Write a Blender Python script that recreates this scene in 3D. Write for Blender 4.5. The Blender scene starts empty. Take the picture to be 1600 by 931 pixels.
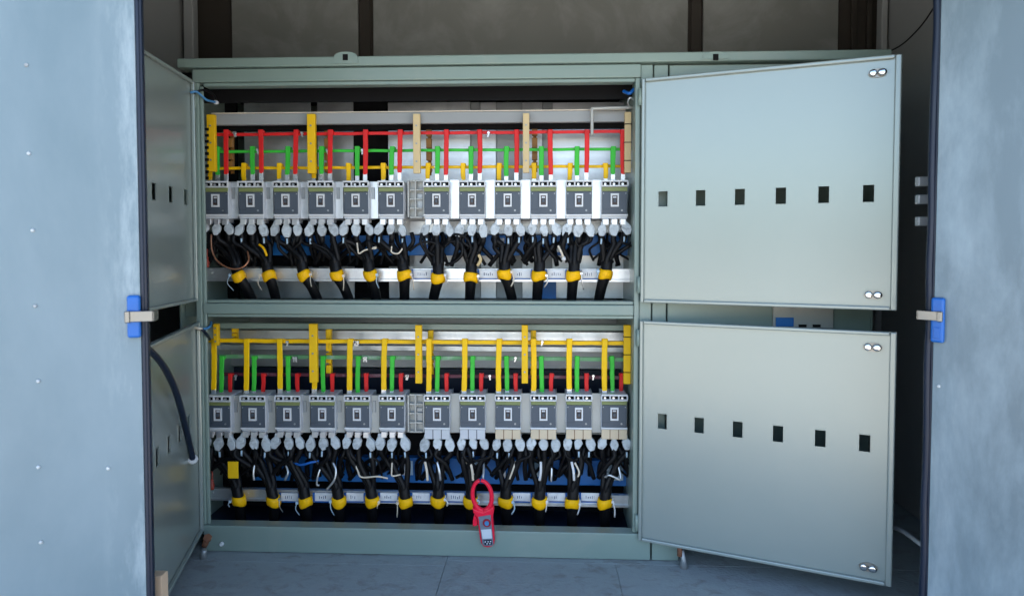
import bpy, bmesh, math, random
from mathutils import Vector, Matrix, Euler
rnd = random.Random(7)
S = bpy.context.scene
COL = S.collection
R = math.radians

# ---------------------------------------------------------------- camera
FPX, TILT, YAW, SHY = 1050.0, R(2.15), R(2.6), -41 / 1600
CAM = Vector((0.1, -2.31, 1.056))
CROT = Euler((math.pi / 2 - TILT, 0, YAW), 'XYZ')
CM = CROT.to_matrix()
cd = bpy.data.cameras.new('camera'); cam = bpy.data.objects.new('camera', cd); COL.objects.link(cam)
cam.location = CAM; cam.rotation_euler = CROT
cd.sensor_width = 36; cd.lens = 36 * FPX / 1600; cd.shift_y = SHY
cd.clip_start = 0.05; cd.clip_end = 500
cd.dof.use_dof = True; cd.dof.focus_distance = 2.36; cd.dof.aperture_fstop = 3.5
S.camera = cam

def ray(px, py):
    return CM @ Vector(((px - 800) / FPX, -(py - 465.5) / FPX + SHY * 1600 / FPX, -1))
def U(px, py, y=0.0):            # measured photo point -> point on the vertical plane at depth y
    d = ray(px, py); return CAM + d * ((y - CAM.y) / d.y)
def UZ(px, py, z):
    d = ray(px, py); return CAM + d * ((z - CAM.z) / d.z)
def proj(p):
    v = CM.transposed() @ (Vector(p) - CAM)
    return 800 + FPX * v.x / -v.z, 465.5 - FPX * (v.y / -v.z - SHY * 1600 / FPX)

# ---------------------------------------------------------------- materials
def mat(name, col, rough=.5, metal=0., var=.10, scale=6., stretch=(1, 1, 1), bump=0., dirt=None, dirt_amt=.0,
        dirt_scale=2.5, rvar=.12, spec=.5, coat=0., rand=.06, bscale=None, dlo=.52, dhi=.72, dist=.6, edge=None):
    m = bpy.data.materials.new(name); m.use_nodes = True
    nt = m.node_tree; n = nt.nodes; l = nt.links
    b = n['Principled BSDF']
    b.inputs['Metallic'].default_value = metal
    b.inputs['Specular IOR Level'].default_value = spec
    if coat: b.inputs['Coat Weight'].default_value = coat; b.inputs['Coat Roughness'].default_value = .15
    tc = n.new('ShaderNodeTexCoord'); mp = n.new('ShaderNodeMapping')
    mp.inputs['Scale'].default_value = stretch
    l.new(tc.outputs['Object'], mp.inputs['Vector'])
    nz = n.new('ShaderNodeTexNoise'); nz.inputs['Scale'].default_value = scale; nz.inputs['Detail'].default_value = 6
    l.new(mp.outputs['Vector'], nz.inputs['Vector'])
    oi = n.new('ShaderNodeObjectInfo')
    ad = n.new('ShaderNodeMath'); ad.operation = 'MULTIPLY_ADD'
    l.new(nz.outputs['Fac'], ad.inputs[0]); ad.inputs[1].default_value = 2 * var; ad.inputs[2].default_value = 1 - var
    rr = n.new('ShaderNodeMath'); rr.operation = 'MULTIPLY_ADD'
    l.new(oi.outputs['Random'], rr.inputs[0]); rr.inputs[1].default_value = rand; l.new(ad.outputs[0], rr.inputs[2])
    mx = n.new('ShaderNodeMix'); mx.data_type = 'RGBA'; mx.blend_type = 'MULTIPLY'; mx.inputs['Factor'].default_value = 1
    mx.inputs['A'].default_value = (*col, 1); l.new(rr.outputs[0], mx.inputs['B'])
    out = mx.outputs['Result']
    if dirt:
        dz = n.new('ShaderNodeTexNoise'); dz.inputs['Scale'].default_value = dirt_scale; dz.inputs['Detail'].default_value = 9
        dz.inputs['Roughness'].default_value = .65; dz.inputs['Distortion'].default_value = dist
        l.new(mp.outputs['Vector'], dz.inputs['Vector'])
        cr = n.new('ShaderNodeMapRange'); cr.inputs['From Min'].default_value = dlo; cr.inputs['From Max'].default_value = dhi
        cr.inputs['To Max'].default_value = dirt_amt
        l.new(dz.outputs['Fac'], cr.inputs['Value'])
        m2 = n.new('ShaderNodeMix'); m2.data_type = 'RGBA'; l.new(cr.outputs['Result'], m2.inputs['Factor'])
        l.new(out, m2.inputs['A']); m2.inputs['B'].default_value = (*dirt, 1)
        out = m2.outputs['Result']
    if edge:                                  # paint rubbed pale along the free edge of the sheet
        x0, x1, colr, amt = edge
        sp = n.new('ShaderNodeSeparateXYZ'); l.new(tc.outputs['Object'], sp.inputs[0])
        g = n.new('ShaderNodeMapRange'); g.inputs['From Min'].default_value = x0; g.inputs['From Max'].default_value = x1; l.new(sp.outputs['X'], g.inputs['Value'])
        ez = n.new('ShaderNodeTexNoise'); ez.inputs['Scale'].default_value = 7; ez.inputs['Detail'].default_value = 8; ez.inputs['Roughness'].default_value = .7
        em = n.new('ShaderNodeMapping'); em.inputs['Scale'].default_value = (1.6, 1.6, .35); l.new(tc.outputs['Object'], em.inputs['Vector']); l.new(em.outputs['Vector'], ez.inputs['Vector'])
        eg = n.new('ShaderNodeMapRange'); eg.inputs['From Min'].default_value = .46; eg.inputs['From Max'].default_value = .68; eg.inputs['To Max'].default_value = amt; l.new(ez.outputs['Fac'], eg.inputs['Value'])
        mu = n.new('ShaderNodeMath'); mu.operation = 'MULTIPLY'; l.new(g.outputs['Result'], mu.inputs[0]); l.new(eg.outputs['Result'], mu.inputs[1])
        m3 = n.new('ShaderNodeMix'); m3.data_type = 'RGBA'; l.new(mu.outputs[0], m3.inputs['Factor']); l.new(out, m3.inputs['A']); m3.inputs['B'].default_value = (*colr, 1)
        out = m3.outputs['Result']
    l.new(out, b.inputs['Base Color'])
    rg = n.new('ShaderNodeMath'); rg.operation = 'MULTIPLY_ADD'; rg.use_clamp = True
    l.new(nz.outputs['Fac'], rg.inputs[0]); rg.inputs[1].default_value = 2 * rvar; rg.inputs[2].default_value = rough - rvar
    l.new(rg.outputs[0], b.inputs['Roughness'])
    if bump:
        bz = n.new('ShaderNodeTexNoise'); bz.inputs['Scale'].default_value = bscale or scale * 6; bz.inputs['Detail'].default_value = 4
        l.new(mp.outputs['Vector'], bz.inputs['Vector'])
        bp = n.new('ShaderNodeBump'); bp.inputs['Strength'].default_value = bump; bp.inputs['Distance'].default_value = .004
        l.new(bz.outputs['Fac'], bp.inputs['Height']); l.new(bp.outputs['Normal'], b.inputs['Normal'])
    return m

M = {}
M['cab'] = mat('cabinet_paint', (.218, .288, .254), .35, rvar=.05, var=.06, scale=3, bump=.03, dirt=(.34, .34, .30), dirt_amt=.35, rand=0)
M['door'] = mat('cabinet_door_paint', (.275, .325, .305), .225, metal=.22, var=.06, scale=2, dirt=(.34, .37, .35), dirt_amt=.5, dirt_scale=1.6, rand=0, rvar=.035, spec=.85, dlo=.2, dhi=.95, dist=.1)
M['leaf'] = mat('blue_grey_sheet_paint', (.152, .220, .256), .42, var=.14, scale=2.2, stretch=(1, 1, .45), bump=.03, dirt=(.36, .43, .48), dirt_amt=.4, dirt_scale=2.2, rand=0, dlo=.42, dhi=.85, dist=.2, edge=(-.915, -.845, (.42, .50, .54), .8))
M['leaf_worn'] = mat('wiped_blue_grey_sheet_paint', (.150, .208, .243), .42, var=.2, scale=2.6, stretch=(1.5, 1.5, .5), bump=.03, dirt=(.36, .46, .52), dirt_amt=.7, dirt_scale=4.2, rand=0, dlo=.47, dhi=.78, dist=.15, edge=(1.22, 1.08, (.40, .48, .53), .6))
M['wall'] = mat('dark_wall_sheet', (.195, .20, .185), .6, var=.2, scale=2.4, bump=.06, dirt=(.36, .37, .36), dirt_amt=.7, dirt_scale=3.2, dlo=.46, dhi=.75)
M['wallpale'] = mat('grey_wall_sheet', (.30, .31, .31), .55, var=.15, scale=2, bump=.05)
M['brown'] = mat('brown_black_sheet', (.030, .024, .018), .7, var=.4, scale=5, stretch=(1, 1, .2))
M['floor'] = mat('steel_floor', (.285, .325, .335), .75, var=.12, scale=22, stretch=(.9, 1.2, 1), bump=.6, bscale=90, dirt=(.19, .185, .175), dirt_amt=.8, dirt_scale=17)
M['ground'] = mat('concrete_yard', (.38, .355, .31), .9, var=.2, scale=.6, bump=.3)
M['rubber'] = mat('navy_rubber', (.004, .011, .030), .45, var=.2, scale=8)
M['black'] = mat('black_cable_sheath', (.005, .005, .006), .5, var=.3, scale=20, bump=.15, spec=.25, rand=0)
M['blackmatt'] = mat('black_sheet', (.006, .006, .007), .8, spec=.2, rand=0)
M['white'] = mat('white_plastic', (.72, .73, .74), .4, var=.06, scale=10, dirt=(.45, .44, .42), dirt_amt=.5, dirt_scale=12)
M['galv'] = mat('galvanised_sheet', (.74, .76, .78), .36, metal=.85, var=.16, scale=14, bump=.05, dirt=(.40, .41, .42), dirt_amt=.5, dirt_scale=9)
M['galvdark'] = mat('dull_galvanised_sheet', (.34, .36, .37), .42, metal=.5, var=.2, scale=9, stretch=(.3, 1, 2))
M['body'] = mat('grey_breaker_plastic', (.55, .57, .60), .42, var=.06, scale=15)
M['face'] = mat('slate_faceplate', (.072, .090, .115), .5, var=.1, scale=12)
M['olive'] = mat('olive_strip', (.20, .235, .085), .5)
M['brownwin'] = mat('brown_toggle_plastic', (.055, .035, .032), .4, var=.4, scale=60)
M['lug'] = mat('grey_lug_shroud', (.47, .51, .53), .5, var=.35, scale=45, bump=.5, rand=.35, dirt=(.10, .11, .12), dirt_amt=.7, dirt_scale=40)
M['red'] = mat('red_sleeve', (.72, .022, .022), .42, spec=.25, var=.12, scale=10, bump=.1)
M['green'] = mat('green_sleeve', (.05, .52, .05), .42, spec=.25, var=.14, scale=10, bump=.1)
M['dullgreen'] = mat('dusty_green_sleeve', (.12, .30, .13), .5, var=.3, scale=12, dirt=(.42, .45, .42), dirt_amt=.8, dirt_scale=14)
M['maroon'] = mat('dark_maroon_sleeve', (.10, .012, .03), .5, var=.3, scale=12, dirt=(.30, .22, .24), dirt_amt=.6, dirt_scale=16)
M['beige'] = mat('beige_board', (.62, .51, .36), .6, var=.15, scale=14)
M['plate'] = mat('pale_beige_plate', (.44, .44, .41), .45, metal=.2, var=.1, scale=14, dirt=(.33, .32, .29), dirt_amt=.5, dirt_scale=9)
M['yellow'] = mat('yellow_sleeve', (.98, .58, .004), .42, spec=.25, var=.1, scale=10, bump=.1)
M['tape'] = mat('yellow_tape', (1, .53, .003), .5, spec=.25, var=.12, scale=25, bump=.3, dirt=(.40, .22, .01), dirt_amt=.4, dirt_scale=30)
M['postyel'] = mat('yellow_insulator', (.88, .52, .01), .5, spec=.25, var=.2, scale=14, stretch=(1, 1, .3), dirt=(.07, .05, .02), dirt_amt=.8, dirt_scale=14, dlo=.6, dhi=.72)
M['posttan'] = mat('tan_insulator', (.66, .50, .26), .55, var=.15, scale=12, stretch=(1, 1, .2), dirt=(.30, .19, .07), dirt_amt=.6, dirt_scale=14, dlo=.58, dhi=.75)
M['brownblock'] = mat('brown_insulator', (.30, .14, .03), .6, var=.3, scale=20)
M['tin'] = mat('tinned_metal', (.74, .74, .75), .3, metal=.7, var=.15, scale=25)
M['chrome'] = mat('chrome', (.62, .62, .62), .14, metal=1., var=.05, rvar=.03)
M['steel'] = mat('brushed_steel', (.27, .26, .24), .4, metal=1., var=.1, scale=20)
M['blue'] = mat('blue_plastic', (.012, .15, .46), .42, var=.12, scale=9, bump=.05)
M['latchblue'] = mat('bright_blue_plastic', (.006, .11, .42), .38, var=.12, scale=20)
M['paperblue'] = mat('pale_blue_label', (.45, .60, .72), .5)
M['copper'] = mat('copper_wire', (.50, .22, .12), .35, metal=.6)
M['cream'] = mat('cream_wire', (.68, .60, .48), .5, rand=.2)
M['meterred'] = mat('red_meter_plastic', (.80, .014, .05), .36, spec=.3, var=.06)
M['meterdark'] = mat('dark_red_meter_rim', (.28, .012, .03), .4)
M['metergrey'] = mat('grey_meter_panel', (.16, .19, .24), .4, var=.3, scale=60)
M['meterblue'] = mat('blue_meter_dial', (.06, .22, .45), .4)
M['lcd'] = mat('pale_display', (.62, .68, .74), .2, var=.05)
M['wood'] = mat('raw_timber', (.50, .365, .25), .7, var=.25, scale=9, stretch=(3, 3, .3), bump=.3)
M['rust'] = mat('rusty_iron', (.18, .075, .04), .8, var=.4, scale=40, bump=.5)
M['ink'] = mat('printed_ink', (.03, .05, .12), .6)
M['redpaint'] = mat('dull_red_plastic', (.35, .06, .04), .5)

# ---------------------------------------------------------------- mesh builder
def wm(o):
    m = Matrix.Translation(o.location) @ o.rotation_euler.to_matrix().to_4x4()
    return wm(o.parent) @ m if o.parent else m

class MB:
    def __init__(s, xf=None): s.bm = bmesh.new(); s.xf = xf; s.mi = 0
    def _fin(s, faces):
        for f in faces: f.material_index = s.mi
    def box(s, a, b, bev=0.0, seg=1, rot=None, ctr=None):
        t = bmesh.new()
        bmesh.ops.create_cube(t, size=1)
        a = Vector(a); b = Vector(b); c = (a + b) / 2; d = b - a
        for v in t.verts: v.co = Vector((v.co.x * abs(d.x), v.co.y * abs(d.y), v.co.z * abs(d.z)))
        if bev: bmesh.ops.bevel(t, geom=list(t.edges), offset=min(bev, .45 * min(abs(d.x), abs(d.y), abs(d.z))), segments=seg, affect='EDGES', profile=.5)
        for v in t.verts: v.co = ((rot @ v.co) if rot else v.co) + c
        s.add(t)
        return s
    def add(s, t, smooth=False):
        mp = {v: s.bm.verts.new(v.co) for v in t.verts}
        for f in t.faces:
            try:
                g = s.bm.faces.new([mp[v] for v in f.verts]); g.material_index = s.mi; g.smooth = smooth or f.smooth
            except ValueError: pass
        t.free()
    def tube(s, pts, r, n=8, sub=6, cap=True, flat=1.0):
        pts = [Vector(p) for p in pts]
        rs = r if isinstance(r, (list, tuple)) else [r] * len(pts)
        P, Q = [], []
        if sub > 1 and len(pts) > 2:
            e = [pts[0] * 2 - pts[1]] + pts + [pts[-1] * 2 - pts[-2]]
            for i in range(len(pts) - 1):
                p0, p1, p2, p3 = e[i:i + 4]
                for k in range(sub):
                    t = k / sub
                    P.append(.5 * ((2 * p1) + (p2 - p0) * t + (2 * p0 - 5 * p1 + 4 * p2 - p3) * t * t + (3 * p1 - p0 - 3 * p2 + p3) * t ** 3))
                    Q.append(rs[i] + (rs[i + 1] - rs[i]) * t)
            P.append(pts[-1]); Q.append(rs[-1])
        else: P, Q = pts, rs
        rings = []; ref = None
        for i, p in enumerate(P):
            d = (P[min(i + 1, len(P) - 1)] - P[max(i - 1, 0)]).normalized()
            if ref is None: ref = d.cross(Vector((.31, .9, .2))).normalized()
            u = (ref - d * ref.dot(d)).normalized(); ref = u; w = d.cross(u)
            rings.append([s.bm.verts.new(p + (u * math.cos(2 * math.pi * k / n) + w * flat * math.sin(2 * math.pi * k / n)) * Q[i]) for k in range(n)])
        for a, b in zip(rings, rings[1:]):
            for k in range(n):
                f = s.bm.faces.new((a[k], a[(k + 1) % n], b[(k + 1) % n], b[k])); f.smooth = True; f.material_index = s.mi
        if cap:
            for rg in (rings[0][::-1], rings[-1]):
                f = s.bm.faces.new(rg); f.material_index = s.mi
        return s
    def prism(s, outline, y0, y1, bev=0.0, hole=None, smooth=False):     # outline in x,z ; extruded along y
        t = bmesh.new()
        if hole is None:
            a = [t.verts.new((x, y0, z)) for x, z in outline]
            f = t.faces.new(a)
            ex = bmesh.ops.extrude_face_region(t, geom=[f])
            for v in ex['geom']:
                if isinstance(v, bmesh.types.BMVert): v.co.y = y1
        else:
            n = len(outline)
            A = [[t.verts.new((x, y, z)) for x, z in o] for y in (y0, y1) for o in (outline, hole)]
            for k in range(n):
                j = (k + 1) % n
                t.faces.new((A[0][k], A[0][j], A[1][j], A[1][k])); t.faces.new((A[2][k], A[3][k], A[3][j], A[2][j]))
                t.faces.new((A[0][k], A[2][k], A[2][j], A[0][j])); t.faces.new((A[1][k], A[1][j], A[3][j], A[3][k]))
        bmesh.ops.recalc_face_normals(t, faces=list(t.faces))
        if bev:
            ed = [e for e in t.edges if len(e.link_faces) == 2 and e.calc_face_angle(0) > .8]
            bmesh.ops.bevel(t, geom=ed, offset=bev, segments=2, affect='EDGES', profile=.5)
        s.add(t, smooth)
        return s
    def sheet(s, xs, zs, holes, y0, y1):                # plate with rectangular openings; holes = set of (i, j) cells left out
        t = bmesh.new()
        V = {(i, j): t.verts.new((x, y0, z)) for i, x in enumerate(xs) for j, z in enumerate(zs)}
        for i in range(len(xs) - 1):
            for j in range(len(zs) - 1):
                if (i, j) not in holes: t.faces.new((V[i, j], V[i + 1, j], V[i + 1, j + 1], V[i, j + 1]))
        ex = bmesh.ops.extrude_face_region(t, geom=list(t.faces))
        for v in ex['geom']:
            if isinstance(v, bmesh.types.BMVert): v.co.y = y1
        s.add(t); return s
    def build(s, name, m, parent=None, local=False):
        bm = s.bm
        if s.xf: bmesh.ops.transform(bm, matrix=s.xf, verts=list(bm.verts))
        if parent and not local: bmesh.ops.transform(bm, matrix=wm(parent).inverted(), verts=list(bm.verts))
        bmesh.ops.recalc_face_normals(bm, faces=list(bm.faces))
        me = bpy.data.meshes.new(name); bm.to_mesh(me); bm.free()
        for x in (m if isinstance(m, (list, tuple)) else [m]): me.materials.append(M[x])
        o = bpy.data.objects.new(name, me); COL.objects.link(o)
        if parent: o.parent = parent
        return o

def tag(o, label=None, cat=None, group=None, kind=None):
    if label: o['label'] = label
    if cat: o['category'] = cat
    if group: o['group'] = group
    if kind: o['kind'] = kind
    return o
def thing(name, label, cat, loc=(0, 0, 0), group=None):
    o = bpy.data.objects.new(name, None); COL.objects.link(o); o.location = loc; o.empty_display_size = .05
    return tag(o, label, cat, group)
def copy_tree(o, parent=None):
    c = o.copy(); COL.objects.link(c)
    if parent: c.parent = parent
    for ch in list(o.children): copy_tree(ch, c)
    return c
ORD = ['first', 'second', 'third', 'fourth', 'fifth', 'sixth']

FZ = -.03                                  # floor level inside
# ---------------------------------------------------------------- setting
g = MB()
g.box((-60, -60, -.62), (60, 60, -.5)); tag(g.build('ground', 'ground'), kind='structure')
WL, WR, YB, YF, ZR = -1.555, 1.605, .78, -1.06, 2.42
f = MB(); f.box((WL, YF, FZ - .06), (WR, YB, FZ - .012)); tag(f.build('floor', 'blackmatt'), kind='structure')
sx = UZ(690, 900, FZ).x; sy = UZ(800, 877, FZ).y
a = WL + .002; b_ = WR - .002
rx = UZ(966, 900, FZ).x
plates = [((a, YF + .002), (sx - .0007, sy - .04)), ((sx + .0007, YF + .002), (rx - .0005, sy - .0012)), ((rx + .0005, YF + .002), (b_, sy - .0012)),
          ((sx + .0007, sy), (b_, YB - .002)), ((a, sy - .0395), (sx - .0007, YB - .002))]
for (x0, y0), (x1, y1) in plates:
    p = MB(); p.box((x0, y0, FZ - .011), (x1, y1, FZ), .0008); tag(p.build('floor_plate', 'floor'), kind='structure')

# ---------------------------------------------------------------- enclosure around the switchgear
enc = thing('metal_enclosure', 'blue grey steel enclosure with shadowed back wall and two sheet doors ajar in front', 'enclosure', (0, YB, FZ))
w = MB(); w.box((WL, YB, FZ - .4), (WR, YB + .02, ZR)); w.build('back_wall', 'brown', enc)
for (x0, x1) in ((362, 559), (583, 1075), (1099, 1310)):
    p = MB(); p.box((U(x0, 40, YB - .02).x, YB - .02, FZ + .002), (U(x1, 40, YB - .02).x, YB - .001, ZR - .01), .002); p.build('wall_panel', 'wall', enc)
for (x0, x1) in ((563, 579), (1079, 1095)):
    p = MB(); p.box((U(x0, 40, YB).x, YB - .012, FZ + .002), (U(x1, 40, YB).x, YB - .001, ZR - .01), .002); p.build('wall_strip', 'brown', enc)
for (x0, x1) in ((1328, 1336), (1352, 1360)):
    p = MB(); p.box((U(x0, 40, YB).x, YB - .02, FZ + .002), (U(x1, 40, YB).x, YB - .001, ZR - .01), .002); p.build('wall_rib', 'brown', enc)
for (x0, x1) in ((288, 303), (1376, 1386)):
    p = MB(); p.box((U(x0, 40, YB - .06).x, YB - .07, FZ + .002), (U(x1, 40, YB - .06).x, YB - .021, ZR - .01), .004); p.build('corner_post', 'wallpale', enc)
for x0, x1 in ((WL - .02, WL), (WR, WR + .02)):
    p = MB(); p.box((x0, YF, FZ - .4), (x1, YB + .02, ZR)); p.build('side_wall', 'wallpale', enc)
p = MB(); p.box((WL - .04, YF - .02, ZR + .001), (WR + .04, YB + .05, ZR + .05), .004); p.build('roof', 'leaf', enc)
p = MB(); p.box((WL, YF, FZ - .4), (WR, YF + .02, FZ - .062)); p.build('sill', 'leaf', enc)

p = MB(); p.box((WL + .001, YF + .002, 2.02), (WR - .001, YF + .018, ZR - .001)); p.build('sky_blocker', 'leaf', enc)  # unseen visor, added low to keep sky light off header and back wall

def leaf(side):
    edge = U(218, 400, -.8) if side < 0 else U(1461, 400, -.5)
    hinge = Vector((WL + .003, YF + .02, 0)) if side < 0 else Vector((WR - .003, YF + .02, 0))
    d = Vector((hinge.x - edge.x, hinge.y - edge.y, 0)); L = d.length; d.normalize()
    n = Vector((-d.y, d.x, 0));  n = n if n.y < 0 else -n      # outward, to the viewer
    X = Matrix(((d.x, -n.x, 0, edge.x), (d.y, -n.y, 0, edge.y), (0, 0, 1, 0), (0, 0, 0, 1)))   # x from free edge to hinge, -y to the viewer
    z0, z1 = FZ + .008, 2.015
    m = MB(X); m.box((0, 0, z0), (L, .028, z1), .002, 2)
    door = m.build('door', 'leaf' if side < 0 else 'leaf_worn', enc)
    def inner(x, py, off=0.0):      # local z on the leaf for a photo row, at local x
        q = X @ Vector((x, 0, 0)); return U(proj((q.x, q.y, 1))[0], py, q.y).z
    def lx(px, py=465):             # local x along the leaf for a photo column
        lo, hi = -.1, L
        for _ in range(40):
            mid = (lo + hi) / 2; q = X @ Vector((mid, 0, inner(mid, py) if 0 else 1.0))
            x = proj(q)[0]
            if (x > px) == (side < 0): lo = mid
            else: hi = mid
        return lo
    # rubber gasket along the free edge
    m = MB(X); zz = [z0 + (z1 - z0) * k / 16 for k in range(17)]
    if side < 0:
        m.box((-.014, .002, z0 + .004), (-.001, .026, z1 - .004), .005, 2)
        m.box((-.009, -.002, z0 + .004), (-.0015, .0018, z1 - .004), .0015, 1)
    else:
        m.tube([(-.0125 + rnd.uniform(-.0025, .0025), .012, z) for z in zz], .0105, n=10, sub=4)
        m.box((-.0045, .003, z0 + .004), (-.001, .026, z1 - .004))
    m.build('gasket', 'rubber', door)
    zc = inner(.02, 494)
    # latch: blue clamp with a bent steel strap
    m = MB(X)
    x0, x1, zt, zb = (lx(220), lx(199), inner(.02, 461), inner(.02, 527)) if side < 0 else (lx(1459), lx(1480), inner(.02, 465), inner(.02, 535))
    m.box((x0, -.016, zb), (x1, -.0005, zt), .006, 3)
    if side > 0: m.box((x0 + .009, -.0185, zb + .012), (x1 - .008, -.0165, zb + .04), .002)
    lt = m.build('latch', 'latchblue', door)
    m = MB(X)
    m.box((-.030, -.0235, zc - .011), (x0 + .026, -.0205, zc + .013), .001)
    m.box((x0 + .018, -.0265, zc - .013), (x0 + .030, -.0165, zc + .014), .002)
    m.box((-.033, -.0235, zc - .011), (-.0305, .02, zc + .013), .001)
    m.build('strap', 'steel', lt)
    riv = [(41, 102), (45, 240), (51, 360), (55, 478), (60, 595), (60, 729), (64, 846), (169, 731)] if side < 0 else [(1467, 603)]
    for px, py in riv:
        m = MB(X); x = lx(px + (px - 800) * 0.0 , py); z = inner(x, py)
        for _ in range(3):
            q = X @ Vector((x, 0, z)); ex = proj(q)[0] - px; x += ex * .0014 * (1 if side < 0 else -1); z = inner(x, py)
        k = 10; m.tube([(x, .0, z), (x, -.0025, z), (x, -.004, z)], [.0044, .0038, .002], n=k, sub=1)
        m.build('rivet', 'lug', door)
    if side > 0:
        for py in (283, 311, 345):
            q0 = U(1435, py + 8, -.40); q1 = U(1447, py - 6, -.38)
            m = MB(); m.box(q0, q1, .003, 2); m.build('hinge_bracket', 'galvdark', door)
        m = MB(); m.tube([U(1394, 823, -.20), U(1412, 830, -.28), U(1450, 858, -.45)], .007, sub=3); m.build('stay_rod', 'galvdark', door)
    return door
leaf(-1); leaf(1)

# ---------------------------------------------------------------- switchgear cabinet
cab = thing('switchgear_cabinet', 'grey green steel switchgear cabinet with four hinged doors standing open', 'cabinet', (0, .3, FZ))
XL = U(303, 300).x; XI = U(318, 300).x; XR = U(992, 300).x; XH = U(1002, 300).x; XE = U(1372, 300).x; DB = .58; XS = U(311, 300, .16).x
zt = lambda py, px=650: U(px, py).z
z_cap1, z_cap0 = 1.706, zt(103); z_head0 = zt(125); z_open = zt(131)
z_mid1, z_mid0 = zt(470), zt(497); z_pl = .064; z_b = FZ + .002
m = MB()                                                    # face frame: posts, header, mid beam with returned lips
BV = .0035
m.box((XL, 0, z_pl + .001), (XI - .012, .018, z_head0 - .001), BV, 2)
m.box((XI - .011, .006, z_pl + .001), (XI, .016, z_open), .002)
m.box((XR, .003, z_pl + .001), (XH - .004, .05, z_head0 - .001), BV, 2)
m.box((XL, 0, z_head0), (XH - .004, .05, z_cap0 - .003), BV, 2)
m.box((XI + .001, .008, z_open), (XR - .001, .05, z_head0 - .001), .002)
m.box((XI - .010, .0, z_mid0 + .012), (XR - .001, .05, z_mid1 - .012), BV, 2)
m.box((XI + .001, .009, z_mid1 - .011), (XR - .001, .05, z_mid1), .002)
m.box((XI + .001, .009, z_mid0), (XR - .001, .05, z_mid0 + .011), .002)
m.box((XS + .001, .0505, z_mid0 - .004), (XI + .03, .056, z_mid1 - .008), .001)
m.build('frame', 'cab', cab)
m = MB(); m.box((U(279, 95).x, -.012, z_cap0), (XE + .03, DB + .02, z_cap1), .004, 2); cap = m.build('top_cap', 'cab', cab)
for px in (541, 1117):
    c = U(px, 91, -.006); r0 = .040
    o = [(c.x + r0 * math.cos(t), c.z + .002 + r0 * .42 * math.sin(t)) for t in [math.pi * k / 14 for k in range(15)]]
    o += [(c.x - r0 * 1.15, z_cap0 + .006), (c.x + r0 * 1.15, z_cap0 + .006)]
    m = MB(); m.prism(o, -.016, -.0125); lg = m.build('lifting_lug', 'cab', cap)
    m = MB(); m.box((c.x - .009, -.0185, c.z - .011), (c.x + .009, -.0165, c.z + .010), .001)
    m.build('lug_hole', 'blackmatt', cap)
m = MB(); m.box((XI - .02, -.004, z_b), (U(1016, 850).x, .05, z_pl), .003, 2); m.box((U(1018.5, 850).x, -.004, z_b), (U(1060, 850).x, .05, z_pl - .004), .003, 2)
m.box((U(1062, 850).x, .02, z_b + .05), (XE, .05, z_pl - .004), .003)
m.build('plinth', 'cab', cab)
m = MB(); m.box((XS - .004, .019, z_b), (XS, DB, z_cap0 - .002)); m.build('side_panel', 'cab', cab); m = MB(); m.box((XR + .006, .051, z_b), (XR + .010, DB, z_cap0 - .002))
m.build('side_panel', 'cab', cab); m = MB(); m.box((XE - .004, .021, z_b), (XE, DB, z_cap0 - .002)); m.build('side_panel', 'cab', cab)
m = MB(); m.box((XS + .001, DB - .004, z_b), (XR + .005, DB, z_cap0 - .002)); m.build('back_panel', 'galvdark', cab)
m = MB(); m.box((XS + .001, .052, z_mid0 + .002), (XR + .005, DB - .005, z_mid0 + .006)); m.build('shelf', 'cab', cab)
m = MB(); m.box((XS + .001, .052, .012), (XR + .005, DB - .005, .016)); m.build('bottom_plate', 'rubber', cab)  # near-black colour stands in for the shade at the bay bottom
# blind bay on the right, behind the open doors
m = MB()
m.box((XH - .003, .012, z_pl + .001), (U(1019, 400).x, .03, z_cap0 - .003), .002)
m.box((U(1021, 400).x, .016, z_pl + .001), (U(1043, 400).x, .03, z_cap0 - .003), .002)
m.box((U(1045.5, 400).x, .020, z_pl + .001), (XE - .005, .03, z_cap0 - .003), .002)
m.build('bay_front', 'cab', cab)
q0 = U(1206, 512, .019); q1 = U(1301, 470, .019)
m = MB(); m.box((q0.x, .008, q0.z), (q1.x, .0195, q1.z), .002); ip = m.build('instrument_plate', 'plate', cab)
q0 = U(1212, 510, .006); q1 = U(1240, 496, .006); m = MB(); m.box((q0.x, .003, q0.z), (q1.x, .0075, q1.z), .001); m.build('nameplate', 'blue', ip)
for x in (1248, 1270):
    q0 = U(x, 511, .006); q1 = U(x + 12, 507, .006); m = MB(); m.box((q0.x, .004, q0.z), (q1.x, .0075, q1.z)); m.build('switch_slot', 'blackmatt', ip)
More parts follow.
